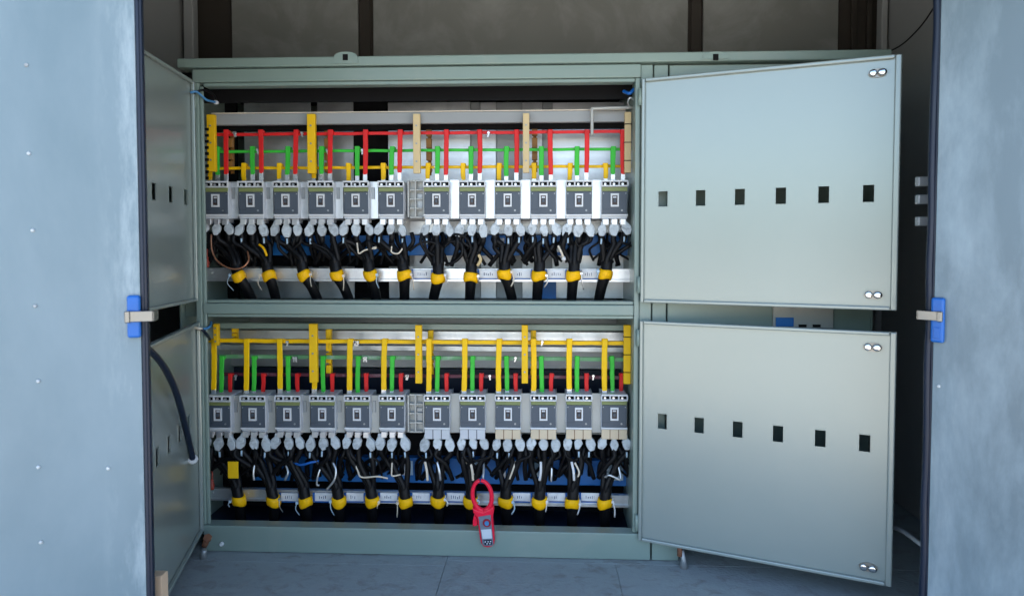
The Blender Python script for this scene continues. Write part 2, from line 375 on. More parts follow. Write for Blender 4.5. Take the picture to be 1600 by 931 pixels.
# bay struts and backing sheets (upper)
def bar(name, mt, x0, x1, py0, py1, y, th=.006, bev=.001, par=cab):
    p0 = U((x0 + x1) / 2, py1, y); p1 = U((x0 + x1) / 2, py0, y)
    q = MB(); q.box((U(x0, (py0 + py1) / 2, y).x, y, p0.z), (U(x1, (py0 + py1) / 2, y).x, y + th, p1.z), bev); return q.build(name, mt, par)
for (x0, x1) in ((383, 487), (497, 553), (607, 735), (751, 775), (816, 847), (863, 975)):
    bar('backing_sheet', 'galv', x0, x1, 160, 466, .36, .004)
for (x0, x1) in ((334, 370), (553, 607), (735, 751), (775, 816), (847, 863)):
    bar('strut', 'galvdark' if x0 in (775, 847, 735) else 'blackmatt', x0, x1, 160, 466, .375, .02)
bar('top_shade_sheet', 'blackmatt', 316, 988, 120, 158, .12, .01)  # black sheet standing in for the shade at the top of the opening
m = MB(); m.box((XS + .001, .0505, z_cap0 - .012), (XR + .005, DB - .005, z_cap0 - .001)); m.build('roof_shade_sheet', 'blackmatt', cab)  # added black plate, shade under the cap put into its colour
bar('crossbar', 'wallpale', 330, 978, 175.5, 193, .15, .02, .002)
bar('crossbar_trim', 'cream', 330, 978, 173.6, 175, .148, .02, .0005)
bar('crossbar', 'blackmatt', 330, 978, 194, 203, .20, .02, .002)
bar('crossbar', 'cab', 334, 984, 506, 515, .20, .03, .002)
bar('crossbar', 'galv', 338, 984, 517, 531, .26, .02, .002)
bar('crossbar', 'galv', 338, 984, 540, 548.5, .30, .02, .002)
bar('backing_sheet', 'galvdark', 338, 984, 533, 574, .40, .004)
bar('backing_sheet', 'rubber', 338, 984, 576, 616, .42, .004)
bar('shade_sheet', 'blackmatt', 328, 985, 676, 716, .27, .004)  # these four black sheets stand in for the shade behind the cables
bar('shade_sheet', 'blackmatt', 322, 562, 345, 416, .30, .004)
bar('shade_sheet', 'blackmatt', 326, 985, 740, 822, .31, .004)
bar('shade_sheet', 'blackmatt', 562, 640, 396, 416, .31, .004)
for k in range(9):          # slots in the left side panel
    bar('side_slot', 'blackmatt', 319.5, 326, 200 + k * 9.5, 204.5 + k * 9.5, .10 + .006 * (k % 2), .002, 0)
# cable support rails with label plates
def cable_rail(py0, py1, xa, xb, label_px):
    p0 = U(650, py1, .17); p1 = U(650, py0, .17); xa_ = U(xa, py0, .17).x; xb_ = U(xb, py0, .17).x
    q = MB(); q.box((xa_, .17, p0.z + .008), (xb_, .19, p1.z), .002); q.box((xa_, .163, p0.z), (xb_, .169, p0.z + .010), .001)
    for k in range(24):
        x = xa_ + .03 + (xb_ - xa_ - .06) * k / 23
        q.tube([(x, .1695, (p0.z + p1.z) / 2 + .006), (x, .166, (p0.z + p1.z) / 2 + .006)], .0032, n=6, sub=1)
    rail = q.build('cable_rail', 'galv', cab)
    for i, px in enumerate(label_px):
        c = U(px, (py0 + py1) / 2 - 1.5, .165); hw, hh = .033, .0155
        q = MB(); q.box((c.x - hw, .160, c.z - hh), (c.x + hw, .1625, c.z + hh), .001)
        q.mi = 1; q.box((c.x - hw - .007, .158, c.z - hh - .002), (c.x - hw - .001, .1625, c.z + hh + .001)); q.box((c.x + hw + .001, .158, c.z - hh - .002), (c.x + hw + .007, .1625, c.z + hh + .001))
        q.box((c.x - hw, .159, c.z - hh - .0045), (c.x + hw, .1625, c.z - hh - .001))
        q.mi = 2
        for k in range(rnd.randint(3, 5)):
            x = c.x - .016 + k * .0075
            q.box((x, .1592, c.z - .007 + rnd.uniform(0, .003)), (x + rnd.uniform(.001, .003), .1599, c.z + .007 - rnd.uniform(0, .006)))
        q.build('label_plate', ['white', 'latchblue', 'ink'], rail)
cable_rail(419, 440, 318, 990, [815, 869, 660, 763, 921])
cable_rail(768, 786, 321, 991, [506, 555, 608, 658, 712, 815, 869, 922, 453])

# hinged doors -------------------------------------------------------------------
def cab_door(name_label, hx, pyt, pyb, pyref, ang, W, side, hole_px, hole_py, hole_px6=0):
    h = U(hx, pyref, -.006); H1 = U(hx, pyt).z; H0 = U(hx, pyb).z
    if side > 0: d = Vector((math.cos(ang), -math.sin(ang), 0)); n = Vector((-math.sin(ang), -math.cos(ang), 0))
    else: d = Vector((math.sin(ang), -math.cos(ang), 0)); n = Vector((math.cos(ang), math.sin(ang), 0))
    X = Matrix(((d.x, -n.x, 0, h.x), (d.y, -n.y, 0, h.y), (0, 0, 1, 0), (0, 0, 0, 1)))
    zc = U(hole_px, hole_py, h.y + d.y * .08).z
    def along(px):                          # distance from the hinge for a photo column
        lo, hi = 0, W
        for _ in range(40):
            mid = (lo + hi) / 2; q = h + d * mid
            if (proj((q.x, q.y, zc))[0] < px) == (side > 0): lo = mid
            else: hi = mid
        return lo
    first = along(hole_px)
    global STEP
    if side > 0: STEP = (along(hole_px6) - first) / 5
    step = STEP
    hw, hh = .0150, .0255
    xs = [0.0]; holes = set()
    for k in range(6):
        c = first + k * step; xs += [c - hw, c + hw]; holes.add((2 * k + 1, 1))
    xs.append(W); zs = [H0, zc - hh, zc + hh, H1]
    q = MB(X); q.sheet(xs, zs, holes, 0, .0025); door = q.build('door', 'door', cab)
    tag(door, name_label)
    e = .011; dp = -.013
    q = MB(X)
    q.box((0, dp, H0), (e, -.0005, H1), .003, 2); q.box((W - e - .006, dp, H0), (W, -.0005, H1), .004, 2)
    q.box((e + .001, dp, H1 - e), (W - e - .007, -.0005, H1), .003, 2); q.box((e + .001, dp, H0), (W - e - .007, -.0005, H0 + e), .003, 2)
    q.build('rim', 'door', door)
    for k in range(6):                      # thin pressed lip round each opening
        c = first + k * step; t = .003
        q = MB(X); o = [(c - hw - t, zc - hh - t), (c + hw + t, zc - hh - t), (c + hw + t, zc + hh + t), (c - hw - t, zc + hh + t)]
        i = [(c - hw, zc - hh), (c + hw, zc - hh), (c + hw, zc + hh), (c - hw, zc + hh)]
        q.prism(o, -.0012, -.0002, hole=i); q.build('window_lip', 'door', door)
    if side > 0:
        for z in (H1 - .048, H0 + .045):
            x = W - .062
            q = MB(X); el = lambda cx, rx, rz: [(cx + rx * math.cos(t), z + rz * math.sin(t)) for t in [2 * math.pi * k / 16 for k in range(16)]]
            q.prism(el(x, .026, .0135), -.004, -.0002, smooth=False)
            lk = q.build('lock', 'steel', door)
            q = MB(X); q.prism(el(x - .013, .0105, .0105), -.014, -.0045, .003, smooth=True); q.build('lock_barrel', 'chrome', lk)
            q = MB(X); q.prism(el(x + .011, .0125, .0105), -.017, -.0045, .004, smooth=True); q.build('lock_nut', 'chrome', lk)
    for z in (H1 - .06, H0 + .06):
        q = MB(X); q.tube([(-.006, -.008, z - .028), (-.006, -.008, z + .028)], .006, n=10, sub=1); q.build('hinge', 'cab', door)
    return X
cab_door('upper right cabinet door folded far back to the right', 1002.5, 125, 472, 300, R(20), .763, 1, 1036, 311, 1357)
cab_door('lower right cabinet door swung wide in front of the blind bay', 999.5, 500, 841, 660, R(22), .763, 1, 1035, 658, 1351)
cab_door('upper left cabinet door seen edge-on', 302, 128, 470, 300, R(7.5), .763, -1, 290, 308)
cab_door('lower left cabinet door seen edge-on with a black hose before it', 310, 502, 828, 660, R(15.5), .763, -1, 295, 655)
# small bolts on the plinth
q = MB(); c = U(347, 849, -.006); q.tube([c, c + Vector((0, -.008, 0))], [.008, .006], n=10, sub=1); q.build('bolt', 'white', cab)

# ---------------------------------------------------------------- breakers
def lin(a, b): return [a + (b - a) * k / 5 for k in range(6)]
UPX = lin(338.5, 611.5) + lin(682.5, 960)
LPX = lin(342.5, 613) + lin(683.5, 959.5)
def ordlab(i): return f'{ORD[i]} from the left' if i < 6 else (f'{ORD[11 - i]} from the right' if i < 11 else 'last on the right')
def make_breaker():
    root = thing('circuit_breaker', 'x', 'circuit breaker', (0, 0, 0))
    W = .0465
    q = MB(); q.box((-W, .0, .0), (W, .10, .136), .003, 2); q.box((-W - .001, .02, .03), (W + .001, .06, .10), .001); q.build('body', 'body', root, True)
    q = MB(); q.box((-W + .002, -.004, .017), (W - .002, -.0005, .098), .0015); fp = q.build('faceplate', 'face', root, True)
    q = MB(); q.box((-W + .001, -.005, .0985), (W - .001, -.0006, .113), .001); q.build('label_strip', 'olive', root, True)
    q = MB(); q.box((-W - .001, -.014, .114), (W + .001, -.0005, .119), .001); q.box((-W - .001, -.011, .1315), (W + .001, -.0005, .1375), .001)
    for x in (-W, -.0155, .0155, W): q.box((x - .0022, -.0105, .1192), (x + .0022, -.0005, .1313), .0005)
    tcv = q.build('terminal_cover', 'white', root, True)
    for x in (-.031, 0, .031):
        q = MB(); q.box((x - .0125, -.003, .1195), (x + .0125, -.0008, .131)); q.build('terminal_slot', 'blackmatt', tcv, True)
        q = MB(); q.tube([(x - .003, -.003, .1235), (x - .003, -.007, .1235)], .0045, n=8, sub=1); q.build('terminal_screw', 'tin', tcv, True)
    q = MB(); q.box((-.0445, -.0045, .0335), (-.018, -.0041, .0345)); q.mi = 1
    for x in (-.040, .040): q.tube([(x, -.004, .0905), (x, -.0058, .0905)], .0024, n=8, sub=1)
    q.tube([(.026, -.004, .030), (.026, -.006, .030)], .0036, n=10, sub=1); q.build('faceplate_screw', ['rubber', 'galvdark'], fp, True)
    o = [(-.0145, .043), (.0145, .043), (.0145, .090), (-.0145, .090)]; i = [(-.0095, .049), (.0095, .049), (.0095, .0835), (-.0095, .0835)]
    q = MB(); q.prism(o, -.011, -.0045, hole=i); wf = q.build('toggle_frame', 'white', fp, True)
    q = MB(); q.box((-.0094, -.0065, .0491), (.0094, -.0046, .0834)); q.mi = 1; q.box((-.0045, -.014, .058), (.0045, -.0066, .070), .001)
    q.mi = 2; q.box((-.006, -.0072, .074), (.006, -.0066, .080))
    q.build('toggle', ['brownwin', 'face', 'body'], fp, True)
    q = MB(); q.box((-W - .001, -.009, .0105), (W + .001, -.0006, .0165), .001); q.build('lower_lip', 'white', root, True)
    q = MB()
    for x in (-.031, 0, .031):
        q.box((x - .010, -.004, -.022), (x + .010, .004, -.0005), .001); q.box((x - .012, .0045, -.016), (x + .012, .05, -.001), .001)
    q.build('lower_terminal', 'tin', root, True)
    return root
proto = make_breaker()
first = True
for row, (xs, py, y) in (('upper', (UPX, 342, .12)), ('lower', (LPX, 674, .12))):
    for i, px in enumerate(xs):
        o = proto if first else copy_tree(proto); first = False
        o.location = U(px, py, y); o.rotation_euler.z = R(rnd.uniform(-.5, .5))
        if row == 'lower' and i > 5:
            q = MB(); q.box((-.046, -.0075, -.026), (.046, -.0055, .009), .0008)
            q.mi = 1
            for x in (-.0155, .0155): q.box((x - .0012, -.0082, -.026), (x + .0012, -.0077, .009))
            q.build('terminal_shield', ['beige', 'rust'] if i > 7 else ['body', 'rubber'], o, True)
        tag(o, f'grey three-pole circuit breaker, {ordlab(i)} in the {row} row', 'circuit breaker', f'circuit breakers in the {row} row')

# mounting panels between the breakers
def mounting(row, xs, py0, py1, mt):
    root = thing('mounting_panel', f'pale sheet mounting panel holding the {row} row of circuit breakers', 'mounting panel', U(650, py1, .24))
    q = MB(); p0 = U(330, py1 - 4, .235); p1 = U(978, py0 + 2, .235); q.box((p0.x, .235, p0.z), (p1.x, .239, p1.z)); q.build('panel', mt, root)
    ed = [xs[k] + 25 for k in range(5)]
    for i in list(range(5)) + list(range(6, 11)):
        c = (xs[i] + xs[i + 1]) / 2; hw = 7.2 if i < 5 else 7.6
        a0 = U(c - hw, py1, .15); a1 = U(c + hw, py0 - (1 if i < 5 else 4), .15)
        q = MB(); q.box((a0.x, .145, a0.z), (a1.x, .150, a1.z), .001)
        q.box((a0.x, .1505, a0.z), (a0.x + .002, .234, a1.z)); q.box((a1.x - .002, .1505, a0.z), (a1.x, .234, a1.z))
        sp = q.build('spacer_plate', mt, root)
        if i < 5:
            b0 = U(c - 4, py0 + 26, .14); b1 = U(c + 1, py0 + 8, .14)
            q = MB(); q.box((b0.x, .140, b0.z), (b1.x, .1445, b1.z), .001); q.build('slot_clip', 'galvdark', sp)
    # ladder-like terminal frame in the centre
    q = MB(); a0 = U(638, py1 - 2, .15); a1 = U(664, py0 - 2, .15); t = .006
    q.box((a0.x, .135, a0.z), (a0.x + t, .15, a1.z), .001); q.box((a1.x - t, .135, a0.z), (a1.x, .15, a1.z), .001)
    cx = a0.x + (a1.x - a0.x) * .42; q.box((cx, .136, a0.z + .001), (cx + t, .149, a1.z - .001), .001)
    for k in range(5):
        z = a0.z + (a1.z - a0.z) * k / 4; q.box((a0.x + t + .001, .138, z - .003), (a1.x - t - .001, .147, z + .003), .001)
    q.build('terminal_frame', 'plate', root)
    q = MB(); b0 = U(650, py0 + 44, .16); b1 = U(661, py0 + 18, .16); q.box((b0.x, .152, b0.z), (b1.x, .16, b1.z), .001); q.build('terminal_block', 'galvdark', root)
    q = MB(); q.box((a0.x + .002, .161, a0.z), (a1.x - .002, .165, a1.z)); q.build('terminal_backing', 'plate', root)
    return root
mounting('upper', UPX, 285, 342, 'galv'); mounting('lower', LPX, 618, 675, 'plate')

# ---------------------------------------------------------------- busbars
def busbar(label, mt, dpx, w, top, rail, rh, bot, tipbot, y, rails=None, rail_mt=None):
    root = thing('busbar', label, 'busbar', U(650, rail, y), 'busbars above the breakers')
    yr = y + .012
    q = MB(); zt_, zb = U(650, rail - rh / 2, yr).z, U(650, rail + rh / 2, yr).z
    a, b = (rails or (dpx[0], dpx[-1]))
    xa, xb = U(a, rail, yr).x, U(b, rail, yr).x; n = 36; t = bmesh.new(); rg = []
    for k in range(n + 1):
        x = xa + (xb - xa) * k / n; j = rnd.uniform(-.0009, .0009); w_ = rnd.uniform(-.0006, .0006)
        rg.append([t.verts.new((x, yy, zz)) for yy, zz in ((yr + w_, zb + j), (yr + .006, zb + j), (yr + .006, zt_ + j), (yr + .0015 + w_, zt_ + j), (yr + w_, zt_ - .0015 + j))])
    for A_, B_ in zip(rg, rg[1:]):
        for k in range(5): t.faces.new((A_[k], A_[(k + 1) % 5], B_[(k + 1) % 5], B_[k])).smooth = False
    t.faces.new(rg[0]); t.faces.new(rg[-1]); q.add(t)
    q.build('rail', rail_mt or mt, root)
    for px in dpx:
        px += rnd.uniform(-.6, .6); dx = rnd.uniform(-1.2, 1.2)
        A = U(px + dx, top, y); B = U(px, bot + rnd.uniform(-2, 2), y); C = U(px, tipbot, y)
        hw = w * .00232 / 2; th = .005; d = A - B
        q = MB()
        t = bmesh.new(); n = max(4, int((A.z - B.z) / .016)); rg = []; bow = rnd.uniform(-.0018, .0018)
        for k in range(n + 1):
            f_ = k / n; c = B.lerp(A, f_); h2 = hw * (.95 + .12 * f_ + rnd.uniform(-.05, .05)); cx = c.x + bow * math.sin(math.pi * f_) + rnd.uniform(-.0004, .0004); yy = y + rnd.uniform(-.0006, .0006)
            bv = min(.002, h2 * .4)
            rg.append([t.verts.new(p) for p in ((cx - h2, yy, c.z), (cx + h2, yy, c.z), (cx + h2, yy - th + bv, c.z), (cx + h2 - bv, yy - th, c.z), (cx - h2 + bv, yy - th, c.z), (cx - h2, yy - th + bv, c.z))])
        for A_, B_ in zip(rg, rg[1:]):
            for k in range(6): t.faces.new((A_[k], A_[(k + 1) % 6], B_[(k + 1) % 6], B_[k]))
        t.faces.new(rg[0]); t.faces.new(rg[-1]); q.add(t)
        q.box((A.x - hw * 1.15, y - .004, A.z - .014), (A.x + hw * 1.15, yr + .007, A.z - .001), .003, 2)   # folded sleeve end over the rail
        dr = q.build('dropper', mt, root)
        q = MB(); q.box((B.x - hw * .92, y - .0045, C.z), (B.x + hw * .92, y - .001, B.z + .004), .0008)
        q.tube([(C.x, y - .005, C.z + .010), (C.x, y - .010, C.z + .010)], .0055, n=6, sub=1)
        q.build('tinned_end', 'tin', dr)
    for k in range(5):          # bolt and tie fragments where sections join
        px = dpx[rnd.randrange(12)] + rnd.uniform(8, 14); c = U(px, rail, y)
        q = MB(); q.tube([c + Vector((0, .004, 0)), c + Vector((0, -.006, 0))], .005, n=6, sub=1); q.box(c + Vector((-.003, -.003, -.016)), c + Vector((.003, 0, .004)), .001, rot=Matrix.Rotation(rnd.uniform(-.5, .5), 3, 'Y'))
        q.build('joint_bolt', 'tin', root)
    return root
busbar('red sleeved busbar of the upper row, topmost rail with long red droppers', 'red', [354, 408, 462, 516.5, 570.5, 624, 697, 750, 807, 861, 916.5, 974], 7.4, 203, 208, 5, 272, 287, .150, (338, 978))
busbar('green sleeved busbar of the upper row, middle rail with green droppers', 'green', [341, 395, 449, 502.5, 558, 611.5, 683, 736.5, 791.5, 846.5, 901, 958], 7.6, 229, 235, 4.5, 274, 287, .166, (338, 984))
busbar('yellow sleeved busbar of the upper row, lowest rail with short yellow droppers', 'yellow', [328, 382, 436, 490, 545, 599.5, 669, 725, 780, 835, 890, 945.5], 7.4, 255, 261.5, 4.5, 281, 289, .180, (322, 990))
busbar('yellow sleeved busbar of the lower row, topmost rail with long yellow droppers', 'yellow', [334, 385, 438.5, 491.5, 546, 600.5, 670, 725.5, 778.5, 833.5, 890, 944], 8.6, 529, 534, 6, 609, 622, .150, (326, 980))
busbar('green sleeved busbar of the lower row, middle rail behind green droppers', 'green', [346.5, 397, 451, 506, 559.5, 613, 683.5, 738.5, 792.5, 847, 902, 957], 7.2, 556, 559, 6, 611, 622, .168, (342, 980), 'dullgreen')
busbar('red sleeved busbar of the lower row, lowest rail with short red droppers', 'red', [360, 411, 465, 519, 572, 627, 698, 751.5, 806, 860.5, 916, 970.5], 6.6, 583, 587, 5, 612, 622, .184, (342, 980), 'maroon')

# insulating posts
POST = [('upper', 328.5, 13, 179, 268, 'postyel', 'worn yellow', 'left end'), ('upper', 485.5, 13, 178, 271, 'postyel', 'yellow', 'left part'),
        ('upper', 650.5, 11, 178, 271, 'posttan', 'tan', 'middle'), ('upper', 822, 10, 177, 270, 'posttan', 'tan', 'right part'), ('upper', 981.5, 10, 175, 270, 'posttan', 'pale cut', 'right end'),
        ('lower', 336.5, 8, 506, 540, 'postyel', 'short yellow', 'left end'), ('lower', 488.5, 13, 506, 598, 'postyel', 'yellow', 'left part'),
        ('lower', 653.5, 10.5, 508, 599, 'postyel', 'yellow', 'middle'), ('lower', 820, 10, 508, 599, 'postyel', 'yellow', 'right part'), ('lower', 980.5, 11, 508, 600, 'postyel', 'yellow banded', 'right end')]
for row, px, w, p0, p1, mt, colr, where in POST:
    y = .118; A = U(px, p0, y); B = U(px, p1, y); hw = w * .00115
    root = thing('busbar_support', f'{colr} insulating post holding the {row} busbars at their {where}', 'insulator', B, 'insulating posts of the busbars')
    q = MB(); q.box((A.x - hw, y, B.z), (A.x + hw, y + .018, A.z), .002, 2)
    post = q.build('post', mt, root)
    for k in range(3):
        z = B.z + (A.z - B.z) * (.2 + .3 * k)
        if where == 'right end':
            q = MB(); q.box((A.x - hw - .0012, y - .0012, z - .0015), (A.x + hw + .0012, y + .019, z + .0015)); q.build('clamp_band', 'blackmatt', post)
        else:
            q = MB(); q.tube([(A.x, y - .001, z), (A.x, y - .004, z)], .0035, n=6, sub=1); q.build('screw', 'galvdark', post)
    if where != 'right end':
        x = A.x + .030; q = MB()
        for k in range(4):
            z0 = B.z + (A.z - B.z) * (.06 + .21 * k); q.box((x - .010, y + .085, z0), (x + .010, y + .105, z0 + (A.z - B.z) * .17), .001)
        q.box((x - .006, y + .106, B.z + .003), (x + .006, y + .112, A.z - .02)); q.build('rear_block', 'brownblock' if row == 'upper' else 'postyel', root)

# steel pipe bracket at the upper right of the busbars
q = MB(); q.tube([U(925, 212, .12), U(925, 190, .12), U(925, 172, .12), U(928, 170, .12), U(955, 169, .12), U(990, 168, .12)], .006, sub=4)
tag(q.build('conduit_pipe', 'plate'), 'thin bent grey conduit at the top right of the upper busbars', 'conduit')

# ---------------------------------------------------------------- feeder cables
def lugshape(c, s=1.0):
    return [(c.x + x * s + rnd.uniform(-.0016, .0016), c.z + z * s + rnd.uniform(-.002, .002)) for x, z in ((-.009, .024), (.009, .024), (.0085, .012), (.0165, -.002), (.018, -.010), (.0165, -.020), (.0085, -.037), (-.0085, -.037), (-.0165, -.020), (-.018, -.010), (-.0165, -.002), (-.0085, .012))]
def feeder(row, i, cx, lugy, bx, by, topdy, slant, endpy, tw, bandtilt):
    y = .140; zend = (z_mid0 + .0045) if row == 'upper' else .0155
    band = U(bx, by, y); topdy *= .6; top = U(bx + (cx - bx) * .16, by - topdy, y)
    low = U(bx + slant * .55, by + 18, y + .01); end = U(bx + slant * 1.1, endpy, y + .035)
    tail = Vector((end.x + (end.x - low.x) * .3, y + .05, zend))
    root = thing('feeder_cable', f'black feeder cable in yellow tape under the {row} breaker {ordlab(i)}', 'cable', tail, f'feeder cables below the {row} breakers')
    q = MB(); r = tw * .00116
    q.tube([top + Vector((0, .006, .012)), top, band + Vector((0, -.003, 0)), low, end, tail], [r * .8, r * .96, r, r * .9, r * .84, r * .84], n=12, sub=5, flat=.85)
    q.build('trunk', 'black', root)
    d = (top - low).normalized(); Rm = d.to_track_quat('Z', 'Y').to_matrix()
    q = MB(); n = 16; t = bmesh.new()
    prof = [(-.018, 1.0), (-.0172, 1.22), (-.008, 1.33), (.005, 1.33), (.0145, 1.25), (.0165, 1.0)]
    ph = rnd.uniform(0, 6)
    rings = [[t.verts.new(Rm @ Vector((r * k * math.cos(a) * (1 + .04 * math.sin(2 * a + ph)), r * .87 * k * math.sin(a), z + .005 * math.sin(a * 2 + ph) * (1 if z < 0 else .4) + bandtilt * math.cos(a)))) for a in [2 * math.pi * j / n for j in range(n)]] for z, k in prof]
    for a, b in zip(rings, rings[1:]):
        for k in range(n): t.faces.new((a[k], a[(k + 1) % n], b[(k + 1) % n], b[k])).smooth = True
    for v in t.verts: v.co += band + Vector((0, -.003, 0))
    q.add(t); q.build('yellow_band', 'tape', root)
    # cable tie tail beside the band
    s_ = rnd.choice((-1, 1, 1)); L = rnd.uniform(.02, .06); p = band + Vector((s_ * (r + .006), -.014, rnd.uniform(-.002, .012)))
    q = MB(); q.tube([p + Vector((0, .012, .01)), p, p + Vector((s_ * rnd.uniform(-.006, .01), -.004, -L * .5)), p + Vector((s_ * rnd.uniform(-.012, .012), .002, -L))], .0030, n=6, sub=4, flat=.5)
    q.box(p + Vector((-.005, -.006, -.006)), p + Vector((.005, .003, .004)), .001)
    q.build('cable_tie', rnd.choice(('white', 'galv', 'paperblue', 'cream')), root)
    for k, off in enumerate((-17.5, 0, 17.5)):
        lx = cx + off * (1 + rnd.uniform(-.06, .1)); ly = lugy + rnd.uniform(-1.8, 2.2)
        c = U(lx, ly, y - .012); q = MB()
        lat = rnd.uniform(-.004, .004)
        bot = c + Vector((0, .004, -.026))
        m1 = c * .55 + top * .45; m1 = Vector((c.x * .72 + top.x * .28 + rnd.uniform(-.017, .017), y + rnd.uniform(-.015, .02), c.z * .5 + top.z * .5))
        q.tube([bot + Vector((0, 0, .008)), bot + Vector((lat, .002, -.022)), m1, top + Vector(((k - 1) * .012, -.010 * (k == 1), .016)), top + Vector(((k - 1) * .0105, -.009 * (k == 1), -.012))], [.0100, .0105, .0105, .0105, .010], n=8, sub=5)
        core = q.build('core', 'black', root)
        q = MB(); q.prism(lugshape(c, rnd.uniform(.84, 1.02)), c.y - .008, c.y + .008, .003)
        sh = Matrix.Translation(c) @ Matrix.Rotation(rnd.uniform(-.2, .2) + off * -.014, 4, 'Y') @ Matrix.Translation(-c)
        q.xf = sh; q.build('lug', 'lug', core)
        if rnd.random() < .5:       # pale marker sleeve
            q = MB(); q.tube([bot + Vector((lat, -.0095, -.014)), bot + Vector((lat * 1.4, -.0095, -.034))], .0035, n=6, sub=1); q.build('marker_sleeve', 'paperblue', core)
UB = [(374, 432, 30, 20), (421, 430, 30, 10), (476, 430, 34, 20), (527, 430, 34, 18), (579, 429, 33, 9), (632, 429, 32, 0), (685, 434, 32, -8), (736, 432, 28, -2), (788, 428, 26, 12), (842, 430, 30, -3), (896, 430, 28, -3), (946, 428, 28, -10)]
for i, (bx, by, td, sl) in enumerate(UB): feeder('upper', i, UPX[i], 354, bx, by, td, sl, 472, 19, rnd.uniform(-.002, .002))
LB = [(374, 780, 2), (428, 781, 0), (478, 782, 2), (530, 782, 0), (582, 781, 0), (634, 782, 0), (685, 781, 1), (736, 782, 0), (790, 782, 2), (843, 783, 0), (894, 784, 0), (945, 784, 0)]
for i, (bx, by, sl) in enumerate(LB): feeder('lower', i, LPX[i], 688, bx, by, 34, sl, 822, 19, rnd.uniform(-.002, .002))

# ---------------------------------------------------------------- wire trunking and loose wires
def trunking(row, xa, xb, py0, py1, extra):
    y = .235; root = thing('wire_trunking', f'blue plastic wire trunking behind the {row} feeder cables', 'trunking', U(650, py1, y))
    q = MB(); a = U(xa, py1, y); b = U(xb, py0, y); q.box((a.x, y, a.z), (b.x, y + .05, b.z), .002); q.build('channel', 'blue', root)
    q = MB(); q.box((a.x, y - .003, b.z - .010), (b.x, y - .0005, b.z + .001), .001); q.build('cover_lip', 'blue', root)
    for px, w, p0, p1, mt in extra:
        q = MB(); A = U(px, p1, y - .008); B = U(px + w, p0, y - .008); q.box((A.x, y - .008, A.z), (B.x, y - .0055, B.z), .001); q.build('label_sticker', mt, root)
    return root
trunking('upper', 405, 982, 368, 399, [(822, 15, 382, 396, 'cream'), (780, 8, 372, 384, 'white'), (869, 8, 383, 394, 'white')])
trunking('lower', 396, 986, 720, 750, [(577, 12, 720, 742, 'paperblue'), (637, 8, 720, 742, 'paperblue'), (682, 14, 723, 738, 'paperblue'), (727, 10, 721, 748, 'cream'), (738, 10, 722, 745, 'paperblue'), (778, 12, 724, 746, 'white'), (830, 12, 723, 744, 'paperblue'), (882, 8, 722, 742, 'white'), (940, 34, 722, 750, 'paperblue'), (628, 6, 720, 742, 'galv')])
bar('backing_sheet', 'galv', 640, 985, 345, 366, .30, .004)
q = MB(); A = U(356, 747, .095); B = U(372, 721, .095); q.box((A.x, .095, A.z), (B.x, .098, B.z), .001)
tag(q.build('yellow_tag', 'postyel'), 'plain yellow plastic tag at the left of the lower blue trunking', 'tag')
q = MB(); A = U(847, 467, .30); B = U(869, 440, .30); q.box((A.x, .30, A.z), (B.x, .304, B.z), .001)
tag(q.build('blue_plate', 'blue'), 'blue plate below the upper cable rail near its right end', 'plate')

def wire(pts, r, mt, label, name='loose_wire', cat='wire', tip=None, group='loose wires among the feeder cables'):
    q = MB(); P = [U(*p) for p in pts]; q.tube(P, r, n=6, sub=6)
    o = tag(q.build(name, mt), label, cat, group)
    if tip:
        d = (P[-1] - P[-2]).normalized(); q = MB(); q.tube([P[-1] - d * .001, P[-1] + d * .007, P[-1] + d * .013], [r * 1.7, r * 1.8, r * 1.4], n=8, sub=1)
        q.build('wire_end', tip, o)
    return o
wire([(330, 366, .12), (331, 390, .11), (340, 408, .105), (358, 419, .10), (376, 419, .10), (388, 408, .11), (387, 392, .13)], .0032, 'copper', 'copper coloured wire looped under the upper left breaker')
wire([(557, 372, .14), (559, 388, .13), (561, 396, .125), (570, 391, .125), (583, 388, .13)], .003, 'cream', 'cream wire bent beside the upper cable left of the middle', tip='cream')
wire([(612, 385, .13), (612, 394, .125), (622, 396, .122), (629, 388, .125), (630, 383, .13)], .003, 'cream', 'short cream wire hooked beside the sixth upper cable from left', tip='white')
wire([(640, 392, .12), (655, 381, .115), (672, 378, .12), (690, 385, .13)], .0045, 'black', 'black wire arched over the blue trunking right of middle, upper row')
wire([(696, 414, .14), (712, 408, .125), (722, 396, .12), (720, 380, .12), (704, 378, .125), (694, 386, .13)], .0055, 'black', 'thick black wire curled in a ring beside the seventh upper cable')
wire([(700, 372, .13), (712, 366, .12), (728, 372, .118), (736, 388, .12), (730, 404, .13)], .0045, 'black', 'black wire hooped beneath the eighth breaker of the upper row')
wire([(405, 382, .13), (412, 388, .12), (417, 400, .12)], .0045, 'tape', 'short yellow wire beside the second upper cable from left')
wire([(872, 384, .12), (877, 394, .115), (880, 402, .12)], .0045, 'cream', 'short flesh coloured wire between two upper cables at right', tip='white')
wire([(748, 398, .12), (751, 406, .118), (746, 415, .12)], .006, 'posttan', 'thick tan wire stub beside the eighth upper cable')
wire([(553, 720, .14), (559, 735, .125), (565, 745, .12), (590, 744, .12), (606, 747, .13)], .0033, 'cream', 'cream wire bent in an L across the lower blue trunking')
wire([(613, 718, .14), (612, 735, .125), (613, 743, .12), (626, 741, .125)], .0032, 'cream', 'cream wire hooked right of the fifth lower cable')
wire([(520, 722, .13), (525, 734, .12), (522, 750, .115), (510, 765, .12)], .0045, 'galv', 'grey flat wire bowed between two lower cables at left')
wire([(502, 728, .13), (497, 742, .12), (495, 756, .12), (499, 758, .12)], .0038, 'galv', 'thin grey wire hanging left of the bowed grey wire')
